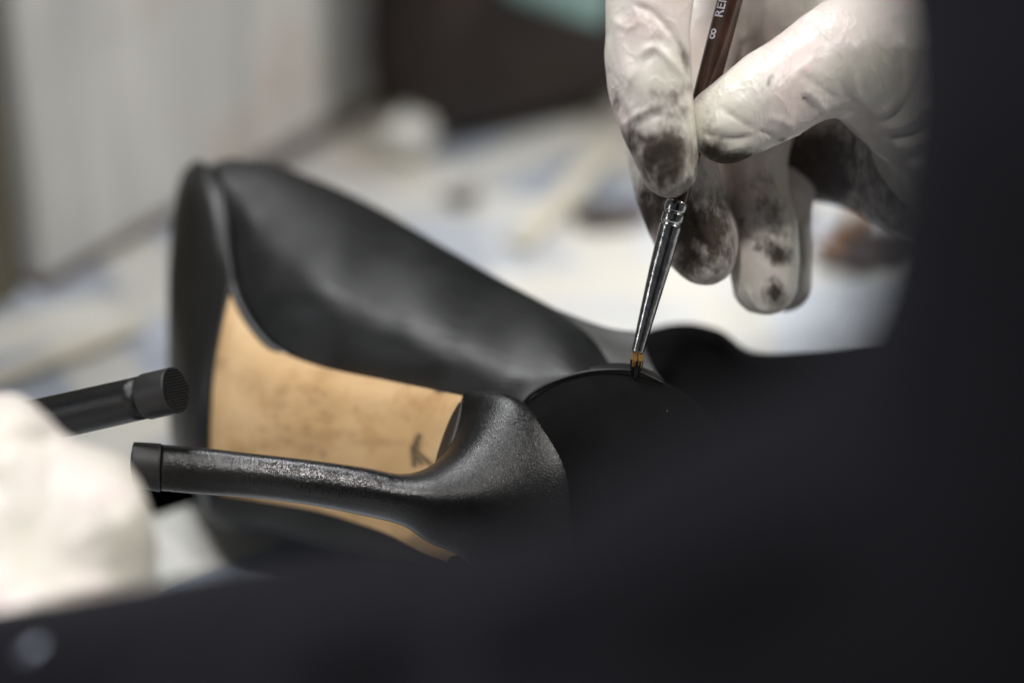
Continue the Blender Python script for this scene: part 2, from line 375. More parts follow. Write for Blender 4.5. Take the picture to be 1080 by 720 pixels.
def sdf_shell(chains, h=.0007, k=.004, extra=None):
    """chains: lists of (x, y, d, radius_mm[, zscale]) in pixels/depth; returns verts (camera space) and quads"""
    ch = []
    for c in chains:
        a = np.array([(*PC(p[0], p[1], p[2]), p[3]*.001) for p in c]); ch.append(catmull(a, 3))
    allp = np.concatenate(ch); lo = (allp[:, :3]-allp[:, 3:4]).min(0)-3*h-.002; hi = (allp[:, :3]+allp[:, 3:4]).max(0)+3*h+.002
    n = np.ceil((hi-lo)/h).astype(int)+1
    g = [lo[i]+h*np.arange(n[i]) for i in range(3)]
    X, Y, Z = np.meshgrid(*g, indexing='ij', sparse=True)
    F = None
    for c in ch:
        D = np.full(tuple(n), 1.0)
        for a, b_ in zip(c[:-1], c[1:]):
            ab = b_[:3]-a[:3]; L2 = ab@ab+1e-12
            t = np.clip(((X-a[0])*ab[0]+(Y-a[1])*ab[1]+(Z-a[2])*ab[2])/L2, 0, 1)
            d = np.sqrt((X-a[0]-t*ab[0])**2+(Y-a[1]-t*ab[1])**2+(Z-a[2]-t*ab[2])**2)-(a[3]+t*(b_[3]-a[3]))
            D = np.minimum(D, d)
        if F is None: F = D
        else:
            hh = np.clip(.5+.5*(D-F)/k, 0, 1); F = D*(1-hh)+F*hh-k*hh*(1-hh)
    F[0], F[-1], F[:, 0], F[:, -1], F[:, :, 0], F[:, :, -1] = (1.0,)*6
    return surface_nets(F, lo, h)
def vnormals(V, Q):
    n = np.cross(V[Q[:, 2]]-V[Q[:, 0]], V[Q[:, 3]]-V[Q[:, 1]]); out = np.zeros_like(V)
    for k in range(4): np.add.at(out, Q[:, k], n)
    return out/(np.linalg.norm(out, axis=1, keepdims=True)+1e-12)
def relax(V, Q, it=2):
    E = np.concatenate([Q[:, [0, 1]], Q[:, [1, 2]], Q[:, [2, 3]], Q[:, [3, 0]]])
    deg = np.zeros(len(V)); np.add.at(deg, E.ravel(), 1)
    for _ in range(it):
        s = np.zeros_like(V); np.add.at(s, E[:, 0], V[E[:, 1]]); np.add.at(s, E[:, 1], V[E[:, 0]])
        V = V*.4+.6*s/deg[:, None]
    return V
def topix(V):
    d = -V[:, 2]; return np.stack([540+V[:, 0]/d*FPX, 360-V[:, 1]/d*FPX, d], 1)
def polydist(Pp, pts):
    best = np.full(len(Pp), 1e9); par = np.zeros(len(Pp)); n = len(pts)-1
    for i in range(n):
        a, b_ = np.array(pts[i], float), np.array(pts[i+1], float); ab = b_-a
        t = np.clip(((Pp-a)@ab)/(ab@ab+1e-9), 0, 1); d = np.linalg.norm(Pp-a-t[:, None]*ab, axis=1)
        m_ = d < best; best[m_] = d[m_]; par[m_] = (i+t[m_])/n
    return best, par
def sculpt(V, Q, strokes):
    """press creases (negative mm) and folds (positive mm) into the surface facing the viewer of the photo"""
    Nn = vnormals(V, Q); pp = topix(V); face = np.clip((-(V/np.linalg.norm(V, axis=1, keepdims=True))*Nn).sum(1)*1.6+.1, 0, 1)
    for pts, wpx, mm in strokes:
        pts = catmull(pts, 5) if len(pts) > 2 else np.array(pts, float)
        d, t = polydist(pp[:, :2], pts)
        V = V+Nn*(np.exp(-(d/wpx)**2)*face*mm*.001*np.clip(np.minimum(t, 1-t)*5+.15, 0, 1))[:, None]
    return V
def lumps(V, Q, amp, freq, seed=0, aniso=(1, 1, 1)):
    Nn = vnormals(V, Q)
    a = np.array([noise.noise(Vector((v[0]*freq*aniso[0]+seed, v[1]*freq*aniso[1], v[2]*freq*aniso[2]))) for v in V])
    return V+Nn*(a*amp*.001)[:, None]
def build_shells(name, shells, material, parent, dirt_shade=None):
    Vs, Qs, Ds, off = [], [], [], 0
    for V, Q, dl in shells:
        pp = topix(V); Nn = vnormals(V, Q); D = np.zeros(len(V))
        for (x, y, rx, ry, ang, s, *dm) in dl:
            ca, sa = math.cos(math.radians(ang)), math.sin(math.radians(ang))
            dx, dy = pp[:, 0]-x, pp[:, 1]-y; u = (dx*ca+dy*sa)/rx; v = (-dx*sa+dy*ca)/ry
            if dm: u = u+9*(pp[:, 2] < dm[0])
            D = np.maximum(D, s*np.clip(1.35-np.sqrt(u*u+v*v), 0, 1)) if s > 0 else D*(1+s*np.clip(1.35-np.sqrt(u*u+v*v), 0, 1))
        Vs.append(V); Qs.append(Q+off); Ds.append(D); off += len(V)
    V, Q, D = np.concatenate(Vs), np.concatenate(Qs), np.concatenate(Ds)
    o = mesh(name, cam2world(V).tolist(), Q.tolist(), material, parent)
    at = o.data.attributes.new('dirt_shade', 'FLOAT', 'POINT'); at.data.foreach_set('value', D.astype(np.float32))
    return o

# ================================================================== SETTING
def quad_slab(name, pts, th, material, parent=None, bev=0):
    """slab from four top points (world), th thick downwards"""
    vs = [Vector(p) for p in pts]+[Vector(p)-Vector((0, 0, th)) for p in pts]
    fs = [(0, 1, 2, 3), (7, 6, 5, 4)]+[(i, i+4, (i+1) % 4+4, (i+1) % 4) for i in range(4)]
    o = mesh(name, vs, fs, material, parent, smooth=False); fixn(o); return o
tb = quad_slab('table', [(-.75, .12, -.004), (.75, .12, -.004), (.75, 1.35, -.004), (-.75, 1.35, -.004)], .03, M['table'])
tag(tb, kind='structure')
bk = quad_slab('floor', [(-4, -1, -.75), (4, -1, -.75), (4, 6, -.75), (-4, 6, -.75)], .05, M['olive']); tag(bk, kind='structure')

def paper(cx, cy, wdt, hgt, rot, z, m_, label, seed):
    """a sheet with soft waves, lying on the table; centre given in table metres"""
    nx, ny = 36, 28; vs = []; fs = []
    for i in range(nx+1):
        for j in range(ny+1):
            u, v = (i/nx-.5)*wdt, (j/ny-.5)*hgt
            x = cx+u*math.cos(rot)-v*math.sin(rot); y = cy+u*math.sin(rot)+v*math.cos(rot)
            zz = z+.0022*max(0, noise.noise(Vector((x*9+seed, y*9, seed))))*(1 if seed != 1 else .4)
            vs.append((x, y, zz))
    K = len(vs); vs += [(a, b_, c-.0003) for a, b_, c in vs]
    for i in range(nx):
        for j in range(ny):
            q = (i*(ny+1)+j, (i+1)*(ny+1)+j, (i+1)*(ny+1)+j+1, i*(ny+1)+j+1); fs.append(q); fs.append(tuple(K+k for k in q[::-1]))
    o = mesh('newspaper', vs, fs, m_); tag(o, label, 'newspaper', 'newspapers spread over the table'); return o
paper(0, .72, 1.4, 1.1, .0, .0005, M['paper'], 'large cool grey newspaper sheet covering the whole table underneath the rest', 1)
c = T(60, 400); paper(c.x-.03, c.y-.02, .26, .17, .52, .004, M['paper2'], 'pale newspaper sheet at the left, in front of the grey board', 3)
c = T(560, 290); paper(c.x+.06, c.y-.04, .30, .16, -.12, .004, M['paper3'], 'white newspaper sheet under the brush and the dangling fingertips', 7)
c = T(330, 600); paper(c.x, c.y, .17, .10, -.35, .004, M['paper'], 'small grey-blue newspaper sheet beneath the shoe and its heel', 9)

# --- grey board with brown base edge, standing left behind the shoe
ba, bb = T(46, 322), T(402, 118)
dirv = (bb-ba).normalized(); back = Vector((-dirv.y, dirv.x, 0))
def upright(name, a, b_, height, th, material, parent=None, z0=0):
    vs = []
    for z in (z0, z0+height):
        for p in (a, b_, b_+back*th, a+back*th): vs.append(Vector((p.x, p.y, z)))
    fs = [(0, 1, 2, 3), (4, 5, 6, 7), (0, 1, 5, 4), (1, 2, 6, 5), (2, 3, 7, 6), (3, 0, 4, 7)]
    o = mesh(name, vs, fs, material, parent, smooth=False); fixn(o)
    bv = o.modifiers.new('bevel', 'BEVEL'); bv.width = .0012; bv.segments = 2
    return o
bd = empty('grey_board', ba, 'pale grey board with brown base edge standing upright behind the shoe toe', 'board')
upright('panel', ba+dirv*.001, bb-dirv*.006, .30, .012, M['board'], bd, .008)
upright('base_edge', ba-back*.001, bb-back*.001, .0075, .014, M['wood_edge'], bd, .0003)
upright('side_edge', bb-dirv*.0055, bb+dirv*.001, .30, .013, M['pale_edge'], bd, .008)
a2 = ba-dirv*.13+back*.004; b2 = ba-dirv*.004+back*.004
wd = upright('wooden_plank', a2, b2, .32, .02, M['olive'], None, .0005)
tag(wd, 'olive brown wooden plank standing at the left end of the grey board', 'plank')

# --- dark brown leather bag with cloths, upper middle
def soft_box(name, a, b_, depth, height, material, parent=None, z0=0, lump=.006, seed=0, round_=.015):
    """a sagging block standing on the table, front lower edge from a to b_"""
    dx = (b_-a); L = dx.length; ex = dx.normalized(); ey = Vector((-ex.y, ex.x, 0))
    bm = bmesh.new(); bmesh.ops.create_cube(bm, size=1)
    bmesh.ops.subdivide_edges(bm, edges=bm.edges, cuts=9, use_grid_fill=True)
    for v in bm.verts:
        q = Vector((v.co.x*L, v.co.y*depth, v.co.z*height))
        core = Vector((max(-L/2+round_, min(L/2-round_, q.x)), max(-depth/2+round_, min(depth/2-round_, q.y)), max(-height/2+round_, min(height/2-round_, q.z))))
        dv = q-core
        if dv.length > 1e-6: q = core+dv.normalized()*round_*min(1, dv.length/round_*1.0) if dv.length > round_ else core+dv
        nn = noise.noise_vector(q*14+Vector((seed, 0, 0)))*lump
        q += nn
        wpt = a+ex*(q.x+L/2)+ey*(q.y+depth/2); v.co = (wpt.x, wpt.y, max(.0008+z0, z0+q.z+height/2))
    me = bpy.data.meshes.new(name); bm.to_mesh(me); bm.free()
    return link(name, me, material, parent)
o = soft_box('leather_bag', T(447, 176), T(700, 122), .12, .20, M['brownbag'], None, .0045, .005, 3)
tag(o, 'dark brown leather bag standing on the newspaper behind the brush hand', 'bag')
c1 = T(404, 118)
o = soft_box('folded_cloth', c1+Vector((.004, .02, 0)), c1+Vector((.06, .015, 0)), .06, .15, M['greycloth'], None, .0045, .007, 8)
tag(o, 'slate grey folded cloth between the grey board and the brown bag', 'cloth')
def drape(name, rows, material, label, cat, th=.002, nu=8, nv=8, fn=None):
    o = sheet(name, rows, material, None, nu, nv, th, fn); tag(o, label, cat); return o
drape('rag', [[(520, -60, .83), (580, -60, .82), (650, -60, .81)], [(530, -10, .815), (580, -14, .805), (645, -10, .80)],
              [(575, 12, .806), (600, 20, .80), (634, 28, .795)]], M['teal'], 'faded teal rag hanging over the front of the brown bag', 'rag')
# white box corner beside the bag
o = soft_box('white_box', T(398, 178), T(440, 186), .06, .012, M['card'], None, .0045, .001, 5, .003)
tag(o, 'low white carton lying at the foot of the brown bag', 'carton')

# --- small things lying on the table, out of focus
def stick(x1, y1, x2, y2, wd_, h_, material, name, label, cat, z=.0055):
    a, b_ = T(x1, y1, z), T(x2, y2, z); ex = (b_-a).normalized(); ey = Vector((-ex.y, ex.x, 0))
    vs = []
    for k in (0, 1):
        for p, s in ((a, -1), (b_, -1), (b_, 1), (a, 1)): vs.append(p+ey*wd_*.5*s*(.8 if k else 1)+Vector((0, 0, h_*k)))
    o = mesh(name, vs, [(3, 2, 1, 0), (4, 5, 6, 7), (0, 1, 5, 4), (1, 2, 6, 5), (2, 3, 7, 6), (3, 0, 4, 7)], material, smooth=False)
    fixn(o); bv = o.modifiers.new('bevel', 'BEVEL'); bv.width = h_*.3; bv.segments = 2
    tag(o, label, cat); return o
stick(545, 262, 652, 150, .010, .003, M['stick'], 'wooden_stick', 'pale wooden stick lying diagonally behind the index finger', 'stick')
stick(-20, 408, 150, 344, .006, .002, M['stick'], 'wooden_ruler', 'thin pale wooden ruler on the newspaper left of the shoe toe', 'ruler', .0075)
def scrap(x, y, r, material, label, seed, th=.0015, z=.0065):
    c = T(x, y, z); rr = random.Random(seed); n = 14; prof = [r*(.65+.5*rr.random()) for _ in range(n)]
    prof = catmull([[p] for p in prof], 3, True)[:, 0]; n = len(prof); vs = []
    for k in (0, 1):
        for i in range(n):
            a = 2*math.pi*i/n; vs.append((c.x+1.5*prof[i]*math.cos(a), c.y+prof[i]*math.sin(a), z+th*k+.001*math.sin(2*a)*k))
    fs = [(i, (i+1) % n, n+(i+1) % n, n+i) for i in range(n)]+[tuple(range(n))[::-1], tuple(range(n, 2*n))]
    o = mesh('leather_scrap', vs, fs, material); tag(o, label, 'leather scrap', 'leather scraps on the newspaper'); return o
scrap(486, 209, .0045, M['scrapdark'], 'small dark scrap on the newspaper in front of the brown bag', 1)
scrap(640, 228, .009, M['scrapdark'], 'dark grey scrap left of the index fingertip', 2)
scrap(880, 262, .006, M['scrap'], 'rust brown scrap below the shaded palm', 3)
scrap(850, 232, .004, M['scrap'], 'tiny orange scrap right behind the little finger', 4)
scrap(905, 238, .005, M['scrap'], 'rust brown scrap close under the wrist of the brush hand', 6)
scrap(925, 268, .012, M['scrapdark'], 'wide dark scrap beside the wrist of the brush hand', 5)

# --- black cloth behind and under the shoe's back
def clothfn(G):
    for i in range(G.shape[0]):
        for j in range(G.shape[1]):
            G[i, j, 2] += .003*noise.noise(Vector((G[i, j, 0]*.02, G[i, j, 1]*.03, 2)))
    return G
loft('black_cloth', [
    [(600, 420, .60), (605, 400, .61), (620, 400, .63), (630, 470, .64), (620, 560, .62), (605, 520, .60)],
    [(650, 400, .585), (655, 365, .60), (670, 365, .63), (670, 470, .65), (660, 640, .62), (650, 520, .585)],
    [(712, 390, .58), (712, 349, .60), (716, 352, .63), (716, 470, .65), (712, 660, .62), (712, 520, .575)],
    [(755, 395, .58), (757, 354, .60), (760, 360, .63), (760, 470, .65), (756, 660, .62), (756, 520, .575)],
    [(795, 405, .58), (795, 377, .60), (795, 380, .63), (795, 470, .65), (795, 660, .62), (795, 520, .575)],
    [(860, 410, .58), (860, 379, .60), (860, 382, .63), (860, 470, .65), (860, 660, .62), (860, 520, .575)],
    [(1000, 410, .58), (1000, 373, .60), (1000, 378, .63), (1000, 470, .65), (1000, 660, .62), (1000, 520, .575)],
    [(1150, 430, .58), (1150, 400, .60), (1150, 402, .63), (1150, 470, .64), (1150, 660, .62), (1150, 520, .58)]],
    M['cloth'], None, 8, 8, fn=clothfn)
tag(bpy.data.objects['black_cloth'], 'bunched black cloth behind the shoe back, under the brush fingertips', 'cloth')

# ================================================================== SHOE being painted
SH = empty('high_heel_shoe', P(400, 450, .60), 'black stiletto pump with bare tan arch, touched by the tip of the brush', 'shoe', 'pair of black stiletto pumps')
SQ[0] = .76
# upper: closed cross-sections from toe (far) to heel seat (near)
def upfn(G):
    for i in range(G.shape[0]):
        for j in range(G.shape[1]):
            x, y, d = G[i, j]
            G[i, j, 2] += .0022*noise.noise(Vector((x*.014, y*.009, 7.3)))+.0008*noise.noise(Vector((x*.04, y*.03, 1.3)))
    return G
U = [
 [(238, 330, .775), (242, 322, .775), (250, 318, .776), (258, 325, .778), (260, 335, .78), (255, 345, .78), (245, 345, .778), (240, 338, .776)],
 [(212, 270, .735), (225, 240, .735), (250, 225, .74), (280, 250, .75), (300, 330, .76), (280, 410, .755), (240, 430, .745), (215, 400, .735)],
 [(206, 205, .69), (218, 188, .69), (245, 180, .695), (290, 205, .71), (330, 330, .73), (300, 450, .72), (240, 480, .70), (208, 450, .69)],
 [(227, 182, .654), (236, 170, .659), (254, 168, .668), (300, 184, .69), (350, 330, .715), (320, 470, .70), (250, 520, .67), (208, 500, .65)],
 [(240, 238, .640), (262, 208, .640), (306, 181, .655), (350, 215, .69), (400, 340, .70), (360, 500, .68), (270, 545, .65), (214, 524, .635)],
 [(247, 300, .627), (300, 258, .618), (375, 214, .640), (410, 240, .675), (450, 350, .685), (420, 530, .665), (310, 562, .635), (225, 530, .622)],
 [(279, 357, .612), (345, 305, .600), (442, 252, .625), (470, 280, .655), (510, 380, .67), (480, 560, .65), (360, 584, .618), (290, 527, .6085)],
 [(335, 384, .600), (410, 336, .590), (512, 291, .610), (535, 320, .635), (570, 400, .65), (540, 580, .635), (420, 596, .604), (348, 540, .6000)],
 [(402, 399, .589), (470, 366, .580), (563, 322, .597), (600, 345, .62), (620, 420, .635), (600, 600, .62), (470, 606, .593), (404, 558, .5900)],
 [(452, 409, .580), (522, 386, .5735), (596, 350, .584), (640, 370, .605), (660, 440, .62), (640, 610, .605), (510, 612, .584), (448, 581, .582)],
 [(496, 418, .573), (560, 398, .5690), (624, 383, .574), (660, 395, .60), (680, 460, .61), (660, 620, .595), (540, 625, .576), (490, 595, .573)],
 [(550, 429, .566), (588, 409, .5665), (628, 394, .568), (668, 400, .590), (685, 470, .600), (670, 625, .590), (600, 640, .575), (560, 610, .570)],
]
U = [r+[tuple(.12*a+.88*b_+(.003 if k == 2 else 0) for k, (a, b_) in enumerate(zip(r[-1], r[0])))] for r in U]   # keeps the feather edge from overshooting
loft('upper', U, M['upper'], SH, 8, 7, fn=upfn)
# grey lining seen inside the topline
sheet('lining', [[(535, 304, .6100), (590, 327, .603), (640, 345, .598), (675, 350, .595)],
                 [(552, 324, .6060), (600, 345, .598), (645, 362, .593), (681, 368, .590)],
                 [(590, 356, .598), (622, 372, .591), (660, 385, .584), (690, 388, .580)],
                 [(618, 384, .588), (645, 392, .582), (680, 402, .576), (704, 408, .572)]], M['lining'], SH, 8, 8, .0025)
# suede back of the shoe
SU = [
 [(552, 424, .5625), (590, 400, .5615), (640, 390, .561), (690, 398, .561), (735, 425, .562), (770, 470, .565)],
 [(556, 430, .5560), (592, 407, .5555), (640, 397, .5550), (688, 405, .5555), (728, 432, .557), (760, 475, .562)],
 [(566, 450, .5505), (600, 430, .5500), (640, 424, .5490), (682, 432, .5500), (715, 456, .5525), (742, 492, .558)],
 [(590, 500, .5480), (615, 485, .5460), (645, 480, .5450), (676, 486, .5460), (700, 502, .5490), (720, 530, .556)],
 [(600, 590, .5500), (620, 580, .5470), (645, 576, .5460), (670, 580, .5470), (690, 595, .5500), (705, 615, .557)],
 [(605, 680, .5560), (622, 672, .5540), (645, 670, .5530), (668, 672, .5540), (685, 680, .5570), (700, 690, .562)],
]
sheet('counter', SU, M['suede'], SH, 8, 8, .004)
tube('piping', [(551, 426, .5585, .0003), (560, 416, .558, .0004), (580, 404, .5572, .0005), (610, 394, .5567, .0005), (640, 390, .5562, .00045), (672, 392, .5562, .0004), (700, 404, .5568, .00025)], M['upper'], SH, 12, 8)
def speck(x, y, d, a):
    tube('lint_speck', [(x-a, y, d, .0001), (x-a*.6, y, d-.0001, .00022), (x+a*.5, y+.5, d-.0001, .00025), (x+a, y+.6, d, .0001)], M['print'], SH, 8, 2)
speck(656, 410.5, .5525, 2.6); speck(636, 417, .5510, 1.4); speck(703, 433, .5528, 1.0)
sheet('topline_edge', [[(622, 387, .5620), (640, 383, .5635), (668, 384, .5635), (690, 392, .5630)], [(622, 391, .5605), (642, 390, .5600), (670, 391, .5600), (704, 406, .5605)]], M['outsole'], SH, 5, 8, .0008)
# raised seam line between forepart and upper (the welt groove)
tube('welt', [(226, 188, .652, .0006), (232, 200, .6480, .0012), (237, 238, .6375, .0015), (241, 280, .6290, .0014), (249, 312, .6215, .0013), (262, 338, .6150, .0012), (283, 364, .6085, .0012), (305, 377, .604, .0010)], M['outsole'], SH, 14, 8)
# tan arch of the sole
def markf(G):
    x, y = G[..., 0], G[..., 1]; v = np.zeros_like(x)
    r = random.Random(3)
    for k in range(38):
        cx, cy = 275+r.random()*75, 408+r.random()*72; a, b_ = 2+5*r.random(), 2+3*r.random()
        v = np.maximum(v, .55*np.exp(-((x-cx)/a)**2-((y-cy)/b_)**2))
    for cx, cy, a, b_, s in ((232, 380, 9, 22, .6), (350, 458, 34, 7, .55), (395, 466, 26, 5, .5), (268, 405, 14, 12, .3), (226, 450, 6, 30, .35), (300, 470, 40, 5, .3), (440, 420, 20, 4, .2)):
        v = np.maximum(v, s*np.exp(-((x-cx)/a)**2-((y-cy)/b_)**2))
    return v
def inkf(G):
    x, y = G[..., 0], G[..., 1]; pp = np.stack([x.ravel(), y.ravel()], 1); v = np.zeros(len(pp))
    for pts, w_, s in (([(442, 460), (436, 472), (437, 490)], 3.2, .95), ([(438, 474), (446, 482), (454, 489)], 3.0, .8), ([(440, 463), (439, 480), (444, 488)], 3.5, .85), ([(460, 412), (466, 413)], 2, .9)):
        d, t = polydist(pp, pts); v = np.maximum(v, s*np.exp(-(d/w_)**2))
    return v.reshape(x.shape)
sheet('arch_sole', [
 [(243, 297, .6235), (236, 330, .6195), (226, 380, .6165), (222, 430, .6160), (221, 480, .6180), (223, 521, .6235)],
 [(262, 337, .6140), (252, 366, .6110), (246, 400, .6095), (242, 440, .6090), (242, 485, .6110), (246, 523, .6170)],
 [(284, 364, .6070), (278, 388, .6040), (274, 415, .6030), (272, 450, .6030), (272, 490, .6050), (276, 528, .6090)],
 [(336, 386, .5965), (330, 408, .5940), (328, 432, .5930), (326, 462, .5930), (328, 500, .5950), (340, 540, .5990)],
 [(402, 400, .5855), (398, 420, .5835), (396, 444, .5830), (394, 474, .5830), (394, 512, .5845), (402, 561, .5880)],
 [(452, 410, .5770), (448, 430, .5755), (446, 452, .5750), (444, 482, .5750), (442, 522, .5765), (448, 585, .5800)],
 [(500, 420, .5700), (496, 440, .5690), (494, 462, .5685), (492, 492, .5685), (488, 540, .5700), (488, 600, .5740)]],
 M['tan'], SH, 16, 20, .0028, attrs={'mark': markf, 'ink': inkf})
# black forepart of the sole turning away to the toe
sheet('forepart_sole', [
 [(224, 176, .6560), (232, 210, .6420), (240, 262, .6290), (243, 292, .6225), (236, 330, .6185), (226, 380, .6155), (221, 430, .6150), (220, 480, .6170), (222, 532, .6225)],
 [(213, 170, .658), (217, 205, .645), (222, 258, .633), (224, 292, .6275), (218, 332, .6235), (209, 380, .6205), (204, 430, .6195), (203, 480, .6220), (212, 526, .630)],
 [(203, 171, .665), (200, 203, .652), (200, 258, .642), (200, 292, .6375), (196, 332, .6335), (192, 380, .6310), (190, 430, .6300), (190, 478, .6330), (204, 516, .642)],
 [(190, 186, .680), (184, 212, .670), (181, 260, .662), (179, 292, .6580), (178, 332, .6550), (178, 380, .6540), (178, 430, .6550), (181, 470, .6580), (198, 502, .664)],
 [(193, 205, .700), (186, 225, .695), (181, 262, .690), (180, 292, .688), (180, 332, .686), (180, 380, .686), (181, 425, .688), (186, 455, .691), (200, 480, .697)],
 [(208, 262, .742), (202, 270, .742), (199, 285, .742), (198, 300, .742), (198, 332, .742), (199, 365, .742), (202, 390, .743), (208, 405, .744), (216, 415, .746)],
 [(232, 322, .780), (231, 324, .780), (230, 326, .780), (230, 328, .780), (230, 331, .780), (231, 334, .780), (232, 337, .780), (234, 339, .780), (236, 341, .780)]],
 M['outsole'], SH, 8, 8, .0030)
# heel: tapered shaft flaring into the block (loops: top, front quarter, front, lower front, bottom, lower back, back, upper back)
def ring(T_, TF, F_, FB, B_, D):
    dT, dF, dB, dK = D
    mx = (T_[0]+B_[0])/2; my = (T_[1]+B_[1])/2
    return [(*T_, dT), (*TF, (dT+dF)/2-.35*(dT-dF)*.5), (*F_, dF), (*FB, (dB+dF)/2-.35*(dB-dF)*.5), (*B_, dB),
            ((B_[0]*.75+mx*.25), (B_[1]*.8+my*.2), dK-.001), (mx, my, dK), ((T_[0]*.75+mx*.25), (T_[1]*.8+my*.2), dK-.001)]
HR = [
 ring((171, 468.5), (170, 474), (169, 493), (169, 511), (169, 517), (.5450, .5400, .5450, .5500)),
 ring((215, 472), (214, 478), (213, 497), (213, 515), (214, 521), (.5450, .5401, .5450, .5499)),
 ring((270, 478), (269, 484), (268, 502), (268, 519), (269, 525), (.5450, .5401, .5450, .5499)),
 ring((330, 485), (329, 491), (328, 510), (328, 527), (330, 533), (.5450, .5400, .5450, .5500)),
 ring((385, 492.5), (385, 499), (384, 517), (384, 537), (385, 544), (.5455, .5395, .5455, .5515)),
 ring((422, 499), (424, 506), (426, 523), (424, 546), (424, 554), (.5470, .5390, .5460, .5560)),
 ring((446, 495), (452, 504), (462, 526), (460, 560), (453, 572), (.5505, .5385, .5465, .5620)),
 ring((465, 482), (480, 492), (502, 524), (504, 570), (488, 588), (.5550, .5395, .5470, .5670)),
 ring((478, 462), (505, 470), (542, 514), (552, 588), (525, 628), (.5595, .5415, .5475, .5710)),
 ring((485, 438), (526, 443), (575, 498), (586, 588), (556, 646), (.5635, .5445, .5490, .5735)),
 ring((488, 421), (540, 423), (594, 487), (604, 580), (585, 650), (.5660, .5480, .5510, .5750)),
 ring((492, 414), (548, 421), (597, 482), (606, 575), (592, 648), (.5680, .5520, .5540, .5760)),
 ring((500, 420), (550, 430), (590, 488), (598, 570), (585, 635), (.5710, .5570, .5590, .5770)),
]
ho = loft('heel', HR, M['heel'], SH, 10, 8)
pv = topix(np.array([(CM.inverted() @ v.co)[:] for v in ho.data.vertices]))
at = ho.data.attributes.new('wet', 'FLOAT', 'POINT')      # fresh polish on the shaft
at.data.foreach_set('value', np.clip(np.minimum((pv[:, 0]-200)/90, (460-pv[:, 0])/50), 0, 1).astype(np.float32))
def lift(pts_rings, parent):
    return loft('heel_tip', pts_rings, M['rubber'], parent, 6, 8)
lift([ring((145, 467), (143, 472), (141, 488), (143, 504), (146, 509), (.5452, .5410, .5452, .5494)),
      ring((142, 466), (140, 471), (138, 489), (141, 508), (145, 513), (.5452, .5397, .5452, .5503)),
      ring((155, 466.5), (153, 472), (152, 491), (153, 510), (155, 516), (.5452, .5395, .5452, .5505)),
      ring((169, 467.5), (168, 473), (167, 492.5), (167, 512), (168, 518.5), (.5452, .5395, .5452, .5505)),
      ring((170.5, 469), (169.5, 475), (168.5, 492.5), (168.5, 511), (168.8, 516.5), (.5452, .5402, .5452, .5498))], SH)
# small dark lip where the arch meets the heel block
sheet('heel_breast', [
 [(484, 424, .5655), (477, 436, .5645), (470, 452, .5635), (463, 472, .5625), (457, 494, .5610)],
 [(487, 424, .5640), (484, 440, .5615), (478, 458, .5595), (470, 476, .5580), (460, 495, .5570)],
 [(490, 426, .5660), (489, 444, .5630), (485, 462, .5600), (476, 480, .5580), (464, 497, .5570)]], M['breast'], SH, 6, 6, .0012)

SQ[0] = 1.0
# ================================================================== second shoe, its heel poking out of the fist
SH2 = empty('high_heel_shoe', P(-60, 500, .56), 'black stiletto heel with cross-hatched rubber tip poking up out of the blurred fist', 'shoe', 'pair of black stiletto pumps')
def axring(c, ax, r, n=32, squash=1.0):
    ax = np.array(ax)/np.linalg.norm(ax); u = np.cross(ax, (0, 0, 1)); u /= np.linalg.norm(u); v = np.cross(ax, u)
    return [c+r*(math.cos(2*math.pi*k/n)*u+math.sin(2*math.pi*k/n)*v*squash) for k in range(n)]
A0, A1 = PC(-110, 478, .575), PC(186, 411, .541)
ax = (A1-A0)/np.linalg.norm(A1-A0); LL = np.linalg.norm(A1-A0)
def rev(name, prof, material, parent, squash=1.0, n=48):
    vs, fs = [], []
    for t, r in prof: vs += axring(A0+ax*t, ax, r, n, squash)
    for i in range(len(prof)-1):
        for k in range(n): fs.append((i*n+k, i*n+(k+1) % n, (i+1)*n+(k+1) % n, (i+1)*n+k))
    for i in (0, len(prof)-1):
        c = len(vs); vs.append(A0+ax*prof[i][0])
        for k in range(n): fs.append((c, i*n+k, i*n+(k+1) % n))
    o = mesh(name, cam2world(np.array(vs)), fs, material, parent); fixn(o); return o
L1 = LL-.0082
rev('heel', [(-.02, .024), (-.010, .021), (.0, .016), (.012, .0105), (.022, .0072), (.03, .0057)]+[(.03+i*(L1-.03)/12, .0052-.0003*i/12) for i in range(1, 13)], M['heel'], SH2)
rev('heel_tip', [(L1-.0004, .0045), (L1, .0051), (L1+.0004, .00525), (LL-.0006, .00525), (LL-.0001, .0052), (LL-.0002, .005), (LL-.0004, .0046)], M['rubber'], SH2)
# knurled end face
vs, fs = [], []; n = 110; R_ = .0051
u = np.cross(ax, (0, 0, 1)); u /= np.linalg.norm(u); v = np.cross(ax, u); idm = {}
for i in range(n+1):
    for j in range(n+1):
        a, b_ = (i/n-.5)*2, (j/n-.5)*2
        if a*a+b_*b_ > 1: continue
        s = math.sin((a+b_)*24)*math.sin((a-b_)*24)
        idm[i, j] = len(vs); vs.append(A0+ax*(LL+.0001-.0005*(s > .0))+R_*(a*u+b_*v))
for (i, j) in list(idm):
    q = [(i, j), (i+1, j), (i+1, j+1), (i, j+1)]
    if all(k in idm for k in q): fs.append(tuple(idm[k] for k in q))
o = mesh('tread', cam2world(np.array(vs)), fs, M['rubber'], SH2, smooth=False)

